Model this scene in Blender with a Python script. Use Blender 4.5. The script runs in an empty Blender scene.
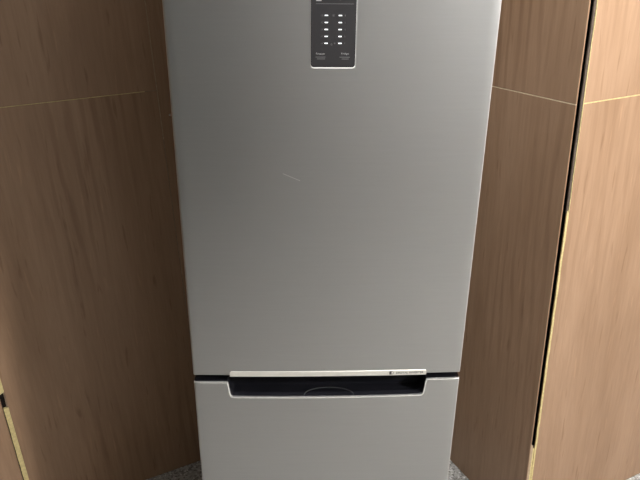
import bpy, bmesh, math, random
from mathutils import Matrix, Vector
random.seed(4)
sc = bpy.context.scene
COL = sc.collection

# ------------------------------------------------------------------ camera
F_PX, PITCH, ROLL, EYE = 630.01, 0.41511, -0.0339, 1.60145
cam = bpy.data.cameras.new('camera')
cam.sensor_fit = 'HORIZONTAL'; cam.sensor_width = 36.0
cam.lens = F_PX / 640.0 * 36.0
cam.clip_start = 0.02; cam.clip_end = 50
cam_o = bpy.data.objects.new('camera', cam); COL.objects.link(cam_o)
cam_o.matrix_world = (Matrix.Translation((0, 0, EYE)) @ Matrix.Rotation(math.pi/2 - PITCH, 4, 'X')
                      @ Matrix.Rotation(ROLL, 4, 'Z'))
sc.camera = cam_o

# ------------------------------------------------------------------ light / exposure
world = bpy.data.worlds.new('world'); sc.world = world; world.use_nodes = True
world.node_tree.nodes['Background'].inputs[0].default_value = (0.8, 0.85, 0.9, 1)
world.node_tree.nodes['Background'].inputs[1].default_value = 0.02
vs = sc.view_settings
vs.view_transform = 'Standard'; vs.look = 'None'; vs.gamma = 1.0; vs.use_curve_mapping = False
vs.exposure = 0.0
sc.cycles.use_denoising = True
sc.cycles.max_bounces = 10; sc.cycles.diffuse_bounces = 6
BULB_STRENGTH = 1120.0         # the small bulb above and right of the photographer
GLOBE_STRENGTH = 900.0         # the globe lamp further back on the right
BULB_COLOR = (1.0, 1.0, 1.0)

# ------------------------------------------------------------------ plan of the room (from the photograph)
AL = 1.13257
U = Vector((math.sin(AL), math.cos(AL), 0)); V = Vector((-math.cos(AL), math.sin(AL), 0))
K = Vector((0.25242, 2.06683, 0))           # corner behind the fridge
S_C = 0.7565                                # length of the short return wall
C = K - V * S_C                             # outer corner of that wall
ANG_L = math.pi/2 - (AL - 0.0087)           # left wall is a hair off square
ANG_G = math.pi/2 - AL
ANG_R = ANG_G - math.pi/2
ZJ = 1.2963                                 # the horizontal tile joint
CEIL = 2.62

# ------------------------------------------------------------------ helpers
def link(name, me, mat=None, parent=None, smooth=False):
    o = bpy.data.objects.new(name, me); COL.objects.link(o)
    if mat is not None and not me.materials: me.materials.append(mat)
    if parent is not None: o.parent = parent
    if smooth:
        for p in me.polygons: p.use_smooth = True
    return o
def mesh(name, vs_, fs, mat=None, parent=None, smooth=False, recalc=True):
    me = bpy.data.meshes.new(name); me.from_pydata([tuple(v) for v in vs_], [], fs)
    if recalc:
        bm = bmesh.new(); bm.from_mesh(me); bmesh.ops.recalc_face_normals(bm, faces=bm.faces); bm.to_mesh(me); bm.free()
    me.update()
    return link(name, me, mat, parent, smooth)
def box_vf(x0, x1, y0, y1, z0, z1, n=0):
    v = [(x0,y0,z0),(x1,y0,z0),(x1,y1,z0),(x0,y1,z0),(x0,y0,z1),(x1,y0,z1),(x1,y1,z1),(x0,y1,z1)]
    f = [(0,1,5,4),(1,2,6,5),(2,3,7,6),(3,0,4,7),(4,5,6,7),(3,2,1,0)]
    return v, [tuple(i+n for i in q) for q in f]
def box(name, x0, x1, y0, y1, z0, z1, mat, parent=None, bev=0.0, seg=2):
    v, f = box_vf(x0, x1, y0, y1, z0, z1)
    o = mesh(name, v, f, mat, parent)
    if bev:
        bm = bmesh.new(); bm.from_mesh(o.data)
        bmesh.ops.bevel(bm, geom=list(bm.edges), offset=bev, segments=seg, affect='EDGES')
        bm.to_mesh(o.data); bm.free()
        for p in o.data.polygons: p.use_smooth = True
        o.data.set_sharp_from_angle(angle=math.radians(40))
    return o
def lathe(name, prof, mat, parent=None, n=32, axis='Z'):
    vs_, fs = [], []
    for r, z in prof:
        for i in range(n):
            a = 2*math.pi*i/n; vs_.append((r*math.cos(a), r*math.sin(a), z))
    for j in range(len(prof)-1):
        for i in range(n):
            fs.append((j*n+i, j*n+(i+1) % n, (j+1)*n+(i+1) % n, (j+1)*n+i))
    fs.append(tuple(range(n-1, -1, -1))); fs.append(tuple((len(prof)-1)*n+i for i in range(n)))
    o = mesh(name, vs_, fs, mat, parent)
    for p in o.data.polygons: p.use_smooth = len(p.vertices) == 4
    return o
def tag(o, label=None, cat=None, group=None, kind=None):
    if label: o['label'] = label
    if cat: o['category'] = cat
    if group: o['group'] = group
    if kind: o['kind'] = kind
    return o

# ------------------------------------------------------------------ materials
def new_mat(name):
    m = bpy.data.materials.new(name); m.use_nodes = True
    nt = m.node_tree; b = nt.nodes['Principled BSDF']
    return m, nt, b
def setin(b, **kw):
    for k, v in kw.items(): b.inputs[k.replace('_', ' ')].default_value = v
def plain(name, col, rough=0.5, metal=0.0, noise=0.0, nscale=30.0, spec=0.5):
    m, nt, b = new_mat(name)
    b.inputs['Roughness'].default_value = rough; b.inputs['Metallic'].default_value = metal
    b.inputs['Specular IOR Level'].default_value = spec
    tc = nt.nodes.new('ShaderNodeTexCoord'); nz = nt.nodes.new('ShaderNodeTexNoise')
    nz.inputs['Scale'].default_value = nscale; nz.inputs['Detail'].default_value = 4
    nt.links.new(tc.outputs['Object'], nz.inputs['Vector'])
    rp = nt.nodes.new('ShaderNodeValToRGB')
    lo = tuple(c*(1-noise) for c in col); hi = tuple(min(1, c*(1+noise)) for c in col)
    rp.color_ramp.elements[0].position = .3; rp.color_ramp.elements[1].position = .7
    rp.color_ramp.elements[0].color = (*lo, 1); rp.color_ramp.elements[1].color = (*hi, 1)
    nt.links.new(nz.outputs['Fac'], rp.inputs['Fac']); nt.links.new(rp.outputs['Color'], b.inputs['Base Color'])
    return m
def wood_mat():
    m, nt, b = new_mat('wood_look_porcelain')
    N = nt.nodes.new; Lk = nt.links.new
    tc = N('ShaderNodeTexCoord'); oi = N('ShaderNodeObjectInfo')
    off = N('ShaderNodeVectorMath'); off.operation = 'MULTIPLY'
    cmb = N('ShaderNodeCombineXYZ')
    for k in range(3): Lk(oi.outputs['Random'], cmb.inputs[k])
    off.inputs[1].default_value = (17.3, 5.1, 23.7); Lk(cmb.outputs[0], off.inputs[0])
    add = N('ShaderNodeVectorMath'); add.operation = 'ADD'
    Lk(tc.outputs['Object'], add.inputs[0]); Lk(off.outputs[0], add.inputs[1])
    def noise(scale, st, detail=4, rough=.55, dist=0.):
        mp = N('ShaderNodeMapping'); mp.inputs['Scale'].default_value = st
        Lk(add.outputs[0], mp.inputs['Vector'])
        n = N('ShaderNodeTexNoise'); n.inputs['Scale'].default_value = scale
        n.inputs['Detail'].default_value = detail; n.inputs['Roughness'].default_value = rough
        n.inputs['Distortion'].default_value = dist
        Lk(mp.outputs[0], n.inputs['Vector']); return n.outputs['Fac']
    def ramp(fac, p0, p1, c0, c1):
        r = N('ShaderNodeValToRGB'); e = r.color_ramp.elements
        e[0].position, e[1].position = p0, p1; e[0].color = (*c0, 1); e[1].color = (*c1, 1)
        Lk(fac, r.inputs['Fac']); return r.outputs['Color']
    def mul(a, c, f=1.0):
        x = N('ShaderNodeMix'); x.data_type = 'RGBA'; x.blend_type = 'MULTIPLY'
        x.inputs[0].default_value = f
        Lk(a, x.inputs[6]); Lk(c, x.inputs[7]); return x.outputs[2]
    broad = noise(7, (1, 1, .16), 3, .5, .6)
    fine = noise(130, (1, 1, .07), 3, .6)
    fleck = noise(75, (1, 1, .10), 2, .5, .3)
    mid = noise(30, (1, 1, .11), 5, .62, .8)
    # cathedral growth rings, bent by a slow noise
    mp = N('ShaderNodeMapping'); mp.inputs['Scale'].default_value = (1, 1, .13); Lk(add.outputs[0], mp.inputs['Vector'])
    wv = N('ShaderNodeTexWave'); wv.wave_type = 'RINGS'; wv.rings_direction = 'Y'
    wv.inputs['Scale'].default_value = 9; wv.inputs['Distortion'].default_value = 5.5
    wv.inputs['Detail'].default_value = 3; wv.inputs['Detail Scale'].default_value = 1.6
    Lk(mp.outputs[0], wv.inputs['Vector'])
    base = ramp(broad, .28, .72, (.248, .153, .091), (.318, .206, .130))
    c = mul(base, ramp(mid, .32, .62, (.93, .915, .90), (1.02, 1.02, 1.02)))
    c = mul(c, ramp(fine, .30, .62, (.93, .92, .91), (1.03, 1.03, 1.03)))
    c = mul(c, ramp(fleck, .27, .36, (.80, .76, .72), (1, 1, 1)))
    c = mul(c, ramp(fleck, .66, .74, (1, 1, 1), (1.14, 1.13, 1.12)))
    patch = noise(3.2, (1, 1, .35), 2, .5)
    wf = N('ShaderNodeMath'); wf.operation = 'MULTIPLY'
    pr = N('ShaderNodeMapRange'); pr.inputs[1].default_value = .46; pr.inputs[2].default_value = .66
    Lk(patch, pr.inputs[0])
    x = N('ShaderNodeMix'); x.data_type = 'RGBA'; x.blend_type = 'MULTIPLY'
    Lk(pr.outputs[0], x.inputs[0]); Lk(c, x.inputs[6])
    Lk(ramp(wv.outputs['Fac'], .05, .45, (.84, .805, .78), (1.03, 1.03, 1.03)), x.inputs[7])
    Lk(x.outputs[2], b.inputs['Base Color'])
    rr = N('ShaderNodeMapRange'); rr.inputs[3].default_value = .34; rr.inputs[4].default_value = .48
    Lk(mid, rr.inputs[0]); Lk(rr.outputs[0], b.inputs['Roughness'])
    bp = N('ShaderNodeBump'); bp.inputs['Strength'].default_value = .10; bp.inputs['Distance'].default_value = .001
    Lk(fine, bp.inputs['Height']); Lk(bp.outputs[0], b.inputs['Normal'])
    b.inputs['Specular IOR Level'].default_value = .25
    return m
def steel_mat(scratch=False):
    m, nt, b = new_mat('brushed_inox')
    N = nt.nodes.new; Lk = nt.links.new
    b.inputs['Metallic'].default_value = 1.0
    tc = N('ShaderNodeTexCoord')
    def streak(scale, st):
        mp = N('ShaderNodeMapping'); mp.inputs['Scale'].default_value = st
        Lk(tc.outputs['Object'], mp.inputs['Vector'])
        n = N('ShaderNodeTexNoise'); n.inputs['Scale'].default_value = scale; n.inputs['Detail'].default_value = 3
        Lk(mp.outputs[0], n.inputs['Vector']); return n.outputs['Fac']
    fine = streak(260, (.03, 1, 1)); smudge = streak(5, (1, 1, .6))
    r = N('ShaderNodeValToRGB'); e = r.color_ramp.elements
    e[0].position, e[1].position = .3, .7
    e[0].color = (.420, .422, .416, 1); e[1].color = (.430, .432, .426, 1)
    Lk(fine, r.inputs['Fac']); col = r.outputs['Color']
    if scratch:
        # hairline scratch across the door, (-.092,1.2284) to (-.059,1.2142) on its face
        sp = N('ShaderNodeSeparateXYZ'); Lk(tc.outputs['Object'], sp.inputs[0])
        def M(op, a, bb):
            n = N('ShaderNodeMath'); n.operation = op
            for i, q in enumerate((a, bb)):
                if isinstance(q, (int, float)): n.inputs[i].default_value = q
                else: Lk(q, n.inputs[i])
            return n.outputs[0]
        ax, az, bx_, bz = -.0921, 1.2284, -.0593, 1.2142
        ln = math.hypot(bx_-ax, bz-az); tx, tz = (bx_-ax)/ln, (bz-az)/ln
        dx = M('SUBTRACT', sp.outputs[0], (ax+bx_)/2); dz = M('SUBTRACT', sp.outputs[2], (az+bz)/2)
        al = M('ABSOLUTE', M('ADD', M('MULTIPLY', dx, tx), M('MULTIPLY', dz, tz)), 0)
        ac = M('ABSOLUTE', M('ADD', M('MULTIPLY', dx, -tz), M('MULTIPLY', dz, tx)), 0)
        fac = M('MULTIPLY', M('LESS_THAN', al, ln/2), M('LESS_THAN', ac, .0006))
        x = N('ShaderNodeMix'); x.data_type = 'RGBA'; Lk(M('MULTIPLY', fac, .5), x.inputs[0]); Lk(col, x.inputs[6])
        x.inputs[7].default_value = (.95, .94, .92, 1); col = x.outputs[2]
    Lk(col, b.inputs['Base Color'])
    rr = N('ShaderNodeMapRange'); rr.inputs[3].default_value = .28; rr.inputs[4].default_value = .34
    Lk(smudge, rr.inputs[0]); Lk(rr.outputs[0], b.inputs['Roughness'])
    return m
def terrazzo_mat():
    m, nt, b = new_mat('speckled_floor')
    N = nt.nodes.new; Lk = nt.links.new
    tc = N('ShaderNodeTexCoord')
    vo = N('ShaderNodeTexVoronoi'); vo.inputs['Scale'].default_value = 170; Lk(tc.outputs['Object'], vo.inputs['Vector'])
    r = N('ShaderNodeValToRGB'); r.color_ramp.interpolation = 'CONSTANT'
    e = r.color_ramp.elements; e[0].position = 0; e[0].color = (.21, .205, .19, 1); e[1].position = .18; e[1].color = (.42, .41, .385, 1)
    for p, c in ((.5, (.50, .495, .475)), (.75, (.31, .305, .285)), (.88, (.69, .685, .67))):
        q = e.new(p); q.color = (*c, 1)
    sp = N('ShaderNodeSeparateColor'); Lk(vo.outputs['Color'], sp.inputs[0]); Lk(sp.outputs[0], r.inputs['Fac'])
    Lk(r.outputs['Color'], b.inputs['Base Color'])
    b.inputs['Roughness'].default_value = .35
    return m
def emit_mat(name, col, strength):
    m, nt, b = new_mat(name)
    b.inputs['Base Color'].default_value = (*col, 1)
    b.inputs['Emission Color'].default_value = (*col, 1); b.inputs['Emission Strength'].default_value = strength
    return m

M_WOOD = wood_mat()
M_STEEL = steel_mat(); M_STEEL_S = steel_mat(True)
M_FLOOR = terrazzo_mat()
M_GROUT = plain('yellow_grout', (.52, .42, .195), .8, 0, .18, 140)
M_GROUT_D = plain('brown_adhesive', (.22, .16, .105), .85, 0, .25, 90)
M_ADH = plain('tile_adhesive', (.062, .045, .031), .85, 0, .25, 90)
M_SEAM = plain('tan_grout', (.33, .25, .16), .85, 0, .2, 90)
M_PALEG = plain('pale_tan_grout', (.62, .53, .37), .85, 0, .15, 90)
M_MORTAR = plain('shade_dark_mortar', (.010, .0075, .006), .95, 0, .3, 60, .1)  # mortar coloured near black to paint the deep shade of the open joint
M_PLASTER = plain('grey_plaster', (.66, .66, .65), .8, 0, .03, 12)
M_DARKW = plain('dark_grey_plaster', (.13, .135, .125), .8, 0, .03, 12)
M_CEIL = plain('grey_ceiling', (.26, .26, .255), .85, 0, .02, 12)
M_BLACK = plain('gloss_black_plastic', (.010, .010, .013), .22, 0, .1, 40)
M_MATTE = plain('matte_black_rubber', (.012, .011, .011), .6, 0, .1, 40)
M_GLINT = plain('bright_highlight_metal', (.88, .87, .84), .22, .75, .03, 60)
M_EDGE = plain('pale_edge_highlight', (.42, .41, .39), .42, .35, .03, 60)
M_STRIP = plain('champagne_satin_strip', (.70, .68, .62), .30, .55, .03, 80)
M_GLASS = plain('display_black_glass', (.018, .017, .018), .16, 0, .05, 20, .45)
M_FRAME = plain('white_frame', (.85, .84, .82), .3, .15, .02, 40)
M_MARK = plain('pale_grey_print', (.24, .24, .24), .5, 0, .02, 20)
M_MARKD = plain('dim_grey_print', (.085, .085, .085), .5, 0, .02, 20)
M_INK = plain('dark_print', (.035, .034, .036), .5, 0, .02, 20)
M_INKG = plain('grey_print', (.09, .088, .085), .5, 0, .02, 20)
M_BODY = plain('silver_grey_paint', (.33, .33, .325), .40, 0.2, .05, 20)
M_WHITEP = plain('white_plastic', (.8, .8, .78), .4, 0, .02, 20)
M_LED = emit_mat('lit_white_indicator', (.95, .96, 1.0), .75)
M_GLOBE = emit_mat('glowing_globe', BULB_COLOR, GLOBE_STRENGTH)
M_BULB = emit_mat('glowing_bulb', BULB_COLOR, BULB_STRENGTH)

# ------------------------------------------------------------------ room shell
def uv(u, v, z=0.0):
    p = U*u + V*v; return Vector((p.x, p.y, z))
KU, KV, GV = K.dot(U), K.dot(V), C.dot(V)
U_L, U_R, V_B = -2.3, 3.1, -3.3
def slab(name, uvs, z0, z1, mat):
    n = len(uvs)
    vs_ = [uv(a, b, z0) for a, b in uvs] + [uv(a, b, z1) for a, b in uvs]
    fs = [tuple(range(n)), tuple(range(n, 2*n))] + [(i, (i+1) % n, n+(i+1) % n, n+i) for i in range(n)]
    return mesh(name, vs_, fs, mat)
plan = [(U_L-.12, V_B-.12), (U_R+.12, V_B-.12), (U_R+.12, KV+.2), (U_L-.12, KV+.2)]
tag(slab('floor', plan, -.08, 0, M_FLOOR), 'pale grey speckled stone floor', None, kind='structure')
tag(slab('ceiling', plan, CEIL, CEIL+.08, M_CEIL), 'grey ceiling above the room', None, kind='structure')
tag(slab('wall_front', [(U_L-.12, V_B-.12), (U_R+.12, V_B-.12), (U_R+.12, V_B), (U_L-.12, V_B)], 0, CEIL, M_PLASTER), 'grey plaster wall behind the photographer', kind='structure')
tag(slab('wall_side_left', [(U_L-.12, V_B), (U_L, V_B), (U_L, KV+.2), (U_L-.12, KV+.2)], 0, CEIL, M_DARKW), 'dark grey wall far left', kind='structure')
tag(slab('wall_side_right', [(U_R, V_B), (U_R+.12, V_B), (U_R+.12, KV+.2), (U_R, KV+.2)], 0, CEIL, M_WOOD), 'brown wood-look wall far right', kind='structure')

TT = 0.009
def wall(name, origin, ang, x0, x1, y1, label, mat=M_MORTAR, y0=TT):
    v, f = box_vf(x0, x1, y0, y1, 0, CEIL)
    o = mesh(name, v, f, mat); o.location = origin; o.rotation_euler = (0, 0, ang)
    return tag(o, label, kind='structure')
_tile_cache = {}
def tile(parent, x0, x1, z0, z1, th=TT, dy=0.0, bev=.0009):
    """one porcelain tile: a slab whose glazed face has a small worn bevel"""
    w, h = x1-x0, z1-z0; key = (round(w, 4), round(h, 4), th)
    if key not in _tile_cache:
        vs_ = [(bev, 0, bev), (w-bev, 0, bev), (w-bev, 0, h-bev), (bev, 0, h-bev),
               (0, bev, 0), (w, bev, 0), (w, bev, h), (0, bev, h),
               (0, th, 0), (w, th, 0), (w, th, h), (0, th, h)]
        fs = [(0, 1, 2, 3)]
        for a in (0, 4):
            for i in range(4):
                j = (i+1) % 4; fs.append((a+i, a+j, a+4+j, a+4+i))
        fs.append((11, 10, 9, 8))
        me = bpy.data.meshes.new('tile'); me.from_pydata(vs_, [], fs)
        bm = bmesh.new(); bm.from_mesh(me); bmesh.ops.recalc_face_normals(bm, faces=bm.faces); bm.to_mesh(me); bm.free()
        me.materials.append(M_WOOD); _tile_cache[key] = me
    o = bpy.data.objects.new('tile', _tile_cache[key]); COL.objects.link(o); o.parent = parent
    o.location = (x0, dy, z0)
    return o
def grout(parent, x0, x1, z0, z1, mat=M_GROUT, y0=.0003, y1=TT, name='grout_line'):
    return box(name, x0, x1, y0, y1, z0, z1, mat, parent)
def rough_strip(name, parent, x0, x1, z0, z1, mat, y0, y1, jag=.0012, n=14, ragged=.004):
    """hand-filled grout: wavy edges and broken ends"""
    vs_, fs = [], []
    for i in range(n+1):
        z = z0+(z1-z0)*i/n
        e0 = random.uniform(-ragged, ragged) if i in (0, n) else 0
        a = x0+random.uniform(-jag, jag); c = x1+random.uniform(-jag, jag)
        yy = y0+random.uniform(0, .0006)
        vs_ += [(a, yy, z+e0), (c, yy, z-e0), (c, y1, z-e0), (a, y1, z+e0)]
    for i in range(n):
        for k in range(4):
            fs.append((4*i+k, 4*i+(k+1) % 4, 4*i+4+(k+1) % 4, 4*i+4+k))
    fs += [(0, 1, 2, 3), (4*n, 4*n+1, 4*n+2, 4*n+3)]
    return mesh(name, vs_, fs, mat, parent)
J = .0009    # half a joint

# --- wall to the left of the fridge (local x runs to the right, origin in the corner behind the fridge)
wl = wall('wall_left', K, ANG_L, -(KU-U_L)-.02, .0, .11, 'wall clad in brown wood-look tiles left of the fridge')
cols = [(-.7552, -.006), (-1.3085, -.7574), (-1.924, -1.3245), (-2.526, -1.926), (-3.128, -2.528), (-3.40, -3.130)]
for i, (a, b_) in enumerate(cols):
    if i == 0:
        tile(wl, a, b_, .002, 1.95); tile(wl, a, b_, 1.9522, CEIL-.002)
    else:
        dy = .0015 if i == 2 else 0
        tile(wl, a, b_, .002, ZJ-J, dy=dy); tile(wl, a, b_, ZJ+J, CEIL-.002, dy=dy)
        grout(wl, a, min(b_, -.79), ZJ-J, ZJ+J, y0=.0004+dy)
        if i == 1: grout(wl, -.79, b_, ZJ-J, ZJ+J, M_GROUT_D, y0=.0006)
for x in (-1.925, -2.527, -3.129):
    grout(wl, x-J, x+J, .002, CEIL-.002)
grout(wl, -.7574, -.7552, .002, 1.16, M_GROUT_D, .0008)
grout(wl, -.7574, -.7552, 1.16, CEIL-.002, M_SEAM, .0003)
grout(wl, -.7552, -.006, 1.95, 1.9522)
# the wide yellow joint at the left edge, with a piece broken out of it
rough_strip('grout_line', wl, -1.3215, -1.3082, .002, .437, M_GROUT, .0004, TT, .0006)
rough_strip('grout_line', wl, -1.3215, -1.3082, .490, ZJ+.9, M_GROUT, .0004, TT, .0006, 30)
rough_strip('grout_line', wl, -1.3125, -1.3082, .435, .492, M_GROUT_D, .003, TT, .0006, 4)

sc_ = lathe('chip_glint', [(.0005, -.0022), (.0022, -.0016), (.0030, -.0002), (.0030, .001)], M_GLINT, wl, 12)  # added bright stud standing for a small chip glint on the tile
sc_.location = (-.7300, 0, 1.2255); sc_.rotation_euler = (-math.pi/2, 0, 0)

# --- short return wall right of the fridge (local x runs from the hidden corner towards the room)
wr = wall('wall_right', K, ANG_R, .0, S_C-.032, .05, 'return wall clad in brown wood-look tiles right of the fridge', y0=.0028)
for z0, z1 in ((.002, ZJ-J), (ZJ+J, CEIL-.002)):
    tile(wr, .1565, S_C, z0, z1, th=.0028); tile(wr, .010, .1543, z0, z1, th=.0028)
grout(wr, .010, S_C-.0008, ZJ-J, ZJ+J, M_PALEG, y0=.0003, y1=.0028)
grout(wr, .1543, .1565, .002, CEIL-.002, y0=.0003, y1=.0028)
# --- face of the same wall towards the room (right edge of the photograph)
wg = wall('wall_back', C, ANG_G, .051, U_R-KU, .16, 'brightly lit wall clad in tan wood-look tiles at the right edge')
xg = .0236
while xg < U_R-KU-.05:
    x1 = min(xg+.6, U_R-KU-.004)
    tile(wg, xg, x1, .004, ZJ-J); tile(wg, xg, x1, ZJ+J, CEIL-.002)
    grout(wg, xg, x1, ZJ-J*1.25, ZJ+J*1.25, y0=-.0001)
    if x1 < U_R-KU-.05: grout(wg, x1, x1+.0022, .002, CEIL-.002)
    xg = x1+.0022
grout(wg, .0236, U_R-KU-.004, .0, .004, M_GROUT_D, .001, name='floor_joint')
# open corner joint: brown adhesive high up, yellow grout low down, a filled foot
rough_strip('adhesive_strip', wg, .0158, .0224, 1.035, CEIL-.01, M_ADH, .0012, .0045, .0008, 40)
rough_strip('grout_line', wg, .0178, .0242, .002, 1.04, M_GROUT, -.0002, .0028, .0006, 40)
rough_strip('grout_line', wg, .0226, .0243, 1.03, CEIL-.01, M_GROUT, -.0001, .006, .0005, 40)
rough_strip('grout_line', wg, .0035, .0120, .002, .335, M_SEAM, .0010, .012, .0009, 12)
rough_strip('grout_line', wg, .0120, .0178, .002, .318, M_GROUT, .0016, .012, .0006, 10)

# ------------------------------------------------------------------ lamps of the room (out of frame)
def hanging_lamp(loc, r, mat, label):
    t = bpy.data.objects.new('hanging_lamp', None); COL.objects.link(t); t.location = loc
    tag(t, label, 'lamp')
    top = CEIL-loc[2]; q = min(.03, r*.4)
    lathe('globe', [(r*math.sin(math.pi*k/18)+.002, -r*math.cos(math.pi*k/18)) for k in range(18)], mat, t)
    lathe('socket', [(q*.6, r*.97), (q, r+.004), (q, r+.035), (q*.4, r+.045)], M_WHITEP, t)
    lathe('cord', [(.003, r+.04), (.003, top-.02)], M_WHITEP, t, 10)
    lathe('ceiling_rose', [(.008, top-.03), (.05, top-.018), (.055, top-.001)], M_WHITEP, t)
    return t
fl_corner = Vector((-.318, 1.160, 0)); edge = Vector((-.925, 1.502, 0))   # the fridge's left edge and its shadow on the wall
to_lamp = (fl_corner-edge).normalized()
lp = fl_corner + to_lamp*1.14
hanging_lamp((lp.x, lp.y, 2.30), .045, M_BULB, 'small bare bulb hanging close to the photographer')
lp = fl_corner + to_lamp*2.80
hanging_lamp((lp.x, lp.y, 2.10), .085, M_GLOBE, 'larger white globe lamp hanging at the back of the room')

# ------------------------------------------------------------------ the refrigerator
EX = Vector((.99906993, .0169396, -.0396525)).normalized()
UP = Vector((.0394051, .01469698, .99911523)).normalized()
NY = UP.cross(EX).normalized()
FO = Vector((-.02347, 1.15119, 0.0))
fridge = bpy.data.objects.new('refrigerator', None); COL.objects.link(fridge)
mw = Matrix((( EX.x, NY.x, UP.x, FO.x), (EX.y, NY.y, UP.y, FO.y), (EX.z, NY.z, UP.z, FO.z), (0, 0, 0, 1)))
fridge.matrix_world = mw
tag(fridge, 'tall silver bottom-freezer refrigerator standing diagonally in the tiled corner', 'refrigerator')
HW, DEPTH, HT = .2975, .585, 1.83
BULGE, RC = .0050, .005
Z_GAP, Z_LOW = .7643, .7492
def yf(x):
    """front of the doors: a slight bow with rounded vertical edges"""
    x = max(-HW, min(HW, x)); y = -BULGE*(1-(x/HW)**2)
    d = HW-abs(x)
    if d < RC: y += RC-math.sqrt(max(0, RC*RC-(RC-d)**2))
    return y
def xs_range(a, b, n): return [a+(b-a)*i/n for i in range(n+1)]
def door_xs():
    e = [RC*(1-math.cos(math.pi/2*k/5)) for k in range(6)]
    return [-HW+d for d in e] + xs_range(-HW+RC, HW-RC, 40)[1:-1] + [HW-d for d in reversed(e)]
def prism(name, xs, yfun, yback, zb, zt, mat, parent, ch=.0012, rows=4, smooth=True):
    """solid standing on a bowed front: front rows, caps, back and ends"""
    vs_, fs = [], []
    n = len(xs); R = rows+4
    for x in xs:
        b0, t0 = zb(x), zt(x); c = min(ch, (t0-b0)/3)
        zz = [b0, b0+c] + [b0+c+(t0-b0-2*c)*k/(rows+1) for k in range(1, rows+1)] + [t0-c, t0]
        for k, z in enumerate(zz):
            vs_.append((x, yfun(x)+(c if k in (0, R-1) else 0), z))
    o2 = len(vs_)
    for x in xs: vs_ += [(x, yback, zb(x)), (x, yback, zt(x))]
    for i in range(n-1):
        for k in range(R-1):
            fs.append((i*R+k, (i+1)*R+k, (i+1)*R+k+1, i*R+k+1))
        a, b_ = o2+2*i, o2+2*i+2
        fs += [(i*R, a, b_, (i+1)*R), (i*R+R-1, (i+1)*R+R-1, b_+1, a+1), (a, a+1, b_+1, b_)]
    fs.append(tuple(range(R))+(o2+1, o2)); m_ = (n-1)*R
    fs.append(tuple(m_+k for k in range(R))+(o2+2*n-1, o2+2*n-2))
    o = mesh(name, vs_, fs, mat, parent)
    if smooth:
        for p in o.data.polygons: p.use_smooth = True
        o.data.set_sharp_from_angle(angle=math.radians(32))
    return o
DT = .060
# cabinet behind the doors
box('cabinet', -HW+.002, HW-.002, DT+.012, DEPTH, .045, HT, M_BODY, fridge, .004)
prism('upper_door', door_xs(), yf, DT, lambda x: Z_GAP, lambda x: HT-.002, M_STEEL_S, fridge, .0015, 10)
# freezer door with the grip scooped out of its top edge
GW, GB = .2213, .7060
def grip_side(side):
    """half of the freezer door's top outline, from its edge down into the grip, as (x, z)"""
    ZL = Z_LOW-.0038 if side < 0 else Z_LOW-.0008      # the door hangs a touch lower on the left
    p = [(-HW+.001, ZL), (-.24, ZL), (-GW-.004, ZL), (-GW-.001, ZL-.0008), (-GW+.0002, ZL-.004), (-GW+.0036, GB+.0085)]
    for k in range(1, 6):
        a = math.pi/2*k/5
        p.append((-GW+.0038+.0075*(1-math.cos(a)), GB+.0085*(1-math.sin(a))))
    return p
xr = -GW+.0113
PATH = (grip_side(-1) + [(x, GB-.0014*(1-(x/xr)**2)) for x in xs_range(xr, -xr, 30)][1:-1]
        + [(-x, z) for x, z in reversed(grip_side(1))])
def top_low(x):
    for (a, za), (b_, zb_) in zip(PATH, PATH[1:]):
        if a <= x <= b_: return za+(zb_-za)*(x-a)/max(1e-9, b_-a)
    return PATH[0][1] if x < 0 else PATH[-1][1]
low_xs = sorted(set([round(x, 6) for x in door_xs() if abs(x) > .245] + [round(p[0], 6) for p in PATH[1:-1]]))
prism('freezer_door', low_xs, yf, DT, lambda x: .075, top_low, M_STEEL, fridge, .0012, 8)
# black inner top of the freezer door and the back of the grip
prism('door_top_cap', low_xs[1:-1], lambda x: yf(x)+.0045, DT-.001, lambda x: top_low(x)-.001, lambda x: top_low(x)+.0007, M_BLACK, fridge, .0002, 0)
gr = box('grip_recess', -GW-.004, GW+.004, .046, .056, .70, .7635, M_BLACK, fridge, .001)
cu = bpy.data.curves.new('grip_reflection', 'CURVE'); cu.dimensions = '3D'; cu.bevel_depth = .00045; cu.bevel_resolution = 2  # thin arc added to draw the curved reflection inside the grip
spn = cu.splines.new('POLY'); NP = 25; spn.points.add(NP-1)
for i in range(NP):
    a = math.pi*i/(NP-1); spn.points[i].co = (.004-.056*math.cos(a), .002+.028*math.sin(a), GB+.0002, 1)
tmp = bpy.data.objects.new('tmp', cu); COL.objects.link(tmp)
dg = bpy.context.evaluated_depsgraph_get(); me = bpy.data.meshes.new_from_object(tmp.evaluated_get(dg))
bpy.data.objects.remove(tmp)
me.materials.clear(); link('grip_reflection', me, M_MARKD, gr, True)
# bright strip painting the edge highlight along the freezer door's top and grip
def ribbon(name, path, w, d, mat, parent, proud=.0006):
    vs_, fs = [], []
    for i, (x, z) in enumerate(path):
        a = path[max(0, i-1)]; c = path[min(len(path)-1, i+1)]
        t = Vector((c[0]-a[0], c[1]-a[1])).normalized(); n_ = Vector((-t.y, t.x))
        y = yf(x)-proud
        o0 = (x+n_.x*.0004, z+n_.y*.0004); i0 = (x-n_.x*w, z-n_.y*w)
        vs_ += [(o0[0], y+.0004, o0[1]), (i0[0], y, i0[1]), (i0[0], y+d, i0[1]), (o0[0], y+d, o0[1])]
    m_ = len(path)
    for i in range(m_-1):
        for k in range(4):
            fs.append((4*i+k, 4*i+(k+1) % 4, 4*i+4+(k+1) % 4, 4*i+4+k))
    fs += [(0, 1, 2, 3), tuple(4*(m_-1)+k for k in range(4))]
    return mesh(name, vs_, fs, mat, parent)
fine_path = []
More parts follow.
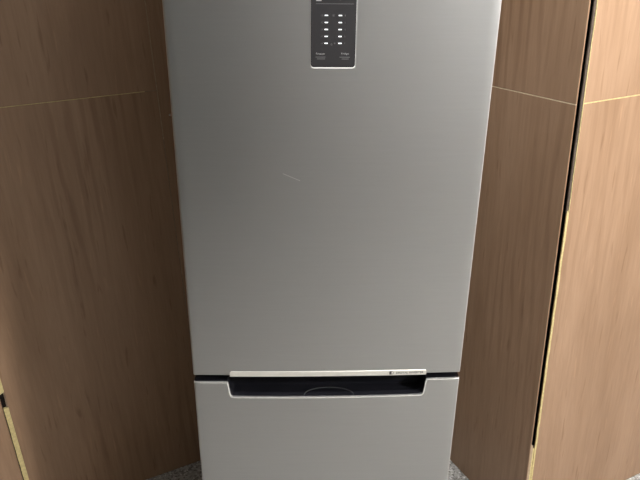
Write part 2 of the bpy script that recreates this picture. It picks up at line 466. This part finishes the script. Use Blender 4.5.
for (a, za), (b_, zb_) in zip(PATH, PATH[1:]):
    k = max(1, int(abs(b_-a)/.012))
    fine_path += [(a+(b_-a)*q/k, za+(zb_-za)*q/k) for q in range(k)]
fine_path.append(PATH[-1])
ribbon('lip_highlight', fine_path, .0021, .005, M_GLINT, fridge)
# pale strip added on each door's right edge to paint its light-catching rounding
for sx in (1,):
    for z0, zf_ in ((Z_GAP+.0005, HT-.003), (.076, PATH[0 if sx < 0 else -1][1]-.001)):
        ex = sorted(sx*(HW+.0004-d) for d in (0, .0003, .0008, .0015, .0023, .0032))
        prism('edge_highlight', ex, lambda x: yf(x)-.0005, .012, lambda x: z0, lambda x: zf_, M_EDGE, fridge, .0004, 2)
# dark gaskets between doors and cabinet
box('gasket', -HW+.012, HW-.012, DT-.001, DT+.013, Z_GAP+.012, HT-.02, M_MATTE, fridge)
box('gasket', -HW+.012, HW-.012, DT-.001, DT+.013, .09, Z_LOW-.05, M_MATTE, fridge)
box('middle_rail', -HW+.006, HW-.006, DT-.004, DT+.013, Z_LOW-.02, Z_GAP+.004, M_MATTE, fridge)
box('kick_plate', -HW+.01, HW-.01, .03, .05, .02, .072, M_MATTE, fridge, .002)
for sx in (-1, 1):
    h_ = box('hinge', sx*.255-.03, sx*.255+.03, .015, .11, HT-.002, HT+.014, M_BODY, fridge, .003)
for sx in (-.25, .25):
    for sy in (.10, .54):
        zf = -(sx*EX.z+sy*NY.z)/UP.z
        f_ = lathe('foot', [(.017, zf), (.02, zf+.003), (.02, zf+.012), (.007, zf+.014), (.007, .05)], M_MATTE, fridge, 20)
        f_.location = (sx, sy, 0)
# satin strip under the upper door
def strip_top(x):
    e = min(x+.2160, .2200-x); r = .0048
    return .7752-(r-math.sqrt(max(0, r*r-(r-min(e, r))**2)))
sx_ = sorted(set([round(v, 6) for v in [-.2160+.0048*(1-math.cos(math.pi/2*k/5)) for k in range(6)] + xs_range(-.211, .215, 30) + [.2200-.0048*(1-math.cos(math.pi/2*k/5)) for k in range(6)]]))
strip = prism('door_strip', sx_, lambda x: yf(x)-.0022, .012, lambda x: .7620, strip_top, M_STRIP, fridge, .0008, 1)

# ------------------------------------------------------------------ print
def text(name, s, width, height, cx, cz, lift, mat, parent, align='C', bold=0.0):
    cu = bpy.data.curves.new('txt', 'FONT'); cu.body = s; cu.size = 1.0; cu.offset = bold
    o = bpy.data.objects.new('txt', cu); COL.objects.link(o)
    dg = bpy.context.evaluated_depsgraph_get(); dg.update()
    me = bpy.data.meshes.new_from_object(o.evaluated_get(dg)); bpy.data.objects.remove(o)
    xs = [v.co.x for v in me.vertices]; ys = [v.co.y for v in me.vertices]
    x0, x1, y0, y1 = min(xs), max(xs), min(ys), max(ys)
    for v in me.vertices:
        x = cx+((v.co.x-x0)/(x1-x0)-.5)*width; z = cz+((v.co.y-y0)/(y1-y0)-.5)*height
        v.co = (x, yf(x)-lift, z)
    me.materials.clear(); me.update()
    return link(name, me, mat, parent)
def plate(name, x0, x1, z0, z1, lift, mat, parent, th=.0002):
    xs = xs_range(x0, x1, 2)
    return prism(name, xs, lambda x: yf(x)-lift, yf((x0+x1)/2)-lift+th, lambda x: z0, lambda x: z1, mat, parent, .00005, 0, False)
text('print', 'DIGITAL INVERTER', .0610, .0056, .1830, .7688, .00240, M_INKG, strip, bold=.018)
plate('logo', .1372, .1420, .7645, .7733, .00245, M_INK, strip)
# right half of the logo: a thin half ring
vs_, fs = [], []
for i in range(13):
    a = -math.pi/2+math.pi*i/12
    for r in (.0044, .0036):
        x = .1420+r*1.05*math.cos(a); vs_.append((x, yf(x)-.00245, .7689+r*math.sin(a)))
for i in range(12): fs.append((2*i, 2*i+1, 2*i+3, 2*i+2))
mesh('logo', vs_, fs, M_INK, strip, recalc=False)

# ------------------------------------------------------------------ display on the upper door
def rounded_plate(name, x0, x1, z0, z1, r, lift, mat, parent, ch=.0006):
    ex = [r*(1-math.cos(math.pi/2*k/6)) for k in range(7)]
    xs = [x0+e for e in ex] + xs_range(x0+r, x1-r, 6)[1:-1] + [x1-e for e in reversed(ex)]
    def inset(x):
        e = min(x-x0, x1-x); return 0 if e >= r else r-math.sqrt(max(0, r*r-(r-e)**2))
    return prism(name, xs, lambda x: yf(x)-lift, .006, lambda x: z0+min(inset(x), r-.0004), lambda x: z1-min(inset(x), r-.0004), mat, parent, ch, 2)
disp = rounded_plate('display', -.0392, .0408, 1.4283, 1.612, .0055, .0016, M_GLASS, fridge)
rounded_plate('display_frame', -.0397, .0412, 1.4260, 1.614, .0068, .0010, M_FRAME, disp)
for row in range(5):
    z = 1.5167-.01168*row
    for sx in (-1, 1):
        plate('indicator', sx*.0123-.0029+.0004, sx*.0123+.0029+.0004, z-.0008, z+.0008, .0019, M_LED, disp)
for row, (a, b_) in enumerate((('-23', '1'), ('-21', '2'), ('-19', '3'), ('-17', '5'), ('-14', '7'))):
    z = 1.5167-.01168*row
    text('print', a, .0042, .0026, -.0195, z, .00172, M_MARKD, disp)
    text('print', b_, .0012, .0026, .0212, z, .00172, M_MARKD, disp)
text('print', 'Freezer', .0160, .0036, -.0215, 1.4521, .00172, M_MARK, disp)
text('print', 'Fridge', .0135, .0040, .0222, 1.4519, .00172, M_MARK, disp)
for x0, x1, z in ((-.0305, -.0128, 1.4462), (-.0280, -.0135, 1.4430), (.0125, .0310, 1.4462), (.0165, .0290, 1.4430)):
    plate('print_line', x0, x1, z-.0005, z+.0005, .00172, M_MARKD, disp)
plate('print_line', -.0305, .0360, 1.5355, 1.5362, .00172, M_MARKD, disp)
plate('indicator', -.0300, -.0205, 1.5402, 1.5428, .0019, M_MARK, disp)
text('print', '*', .0042, .0042, .0008, 1.5168, .00172, M_MARKD, disp)
text('print', 'o', .0026, .0030, -.0022, 1.4680, .00172, M_MARKD, disp)
text('print', '*', .0032, .0034, .0035, 1.4700, .00172, M_MARKD, disp)

bpy.context.view_layer.update()
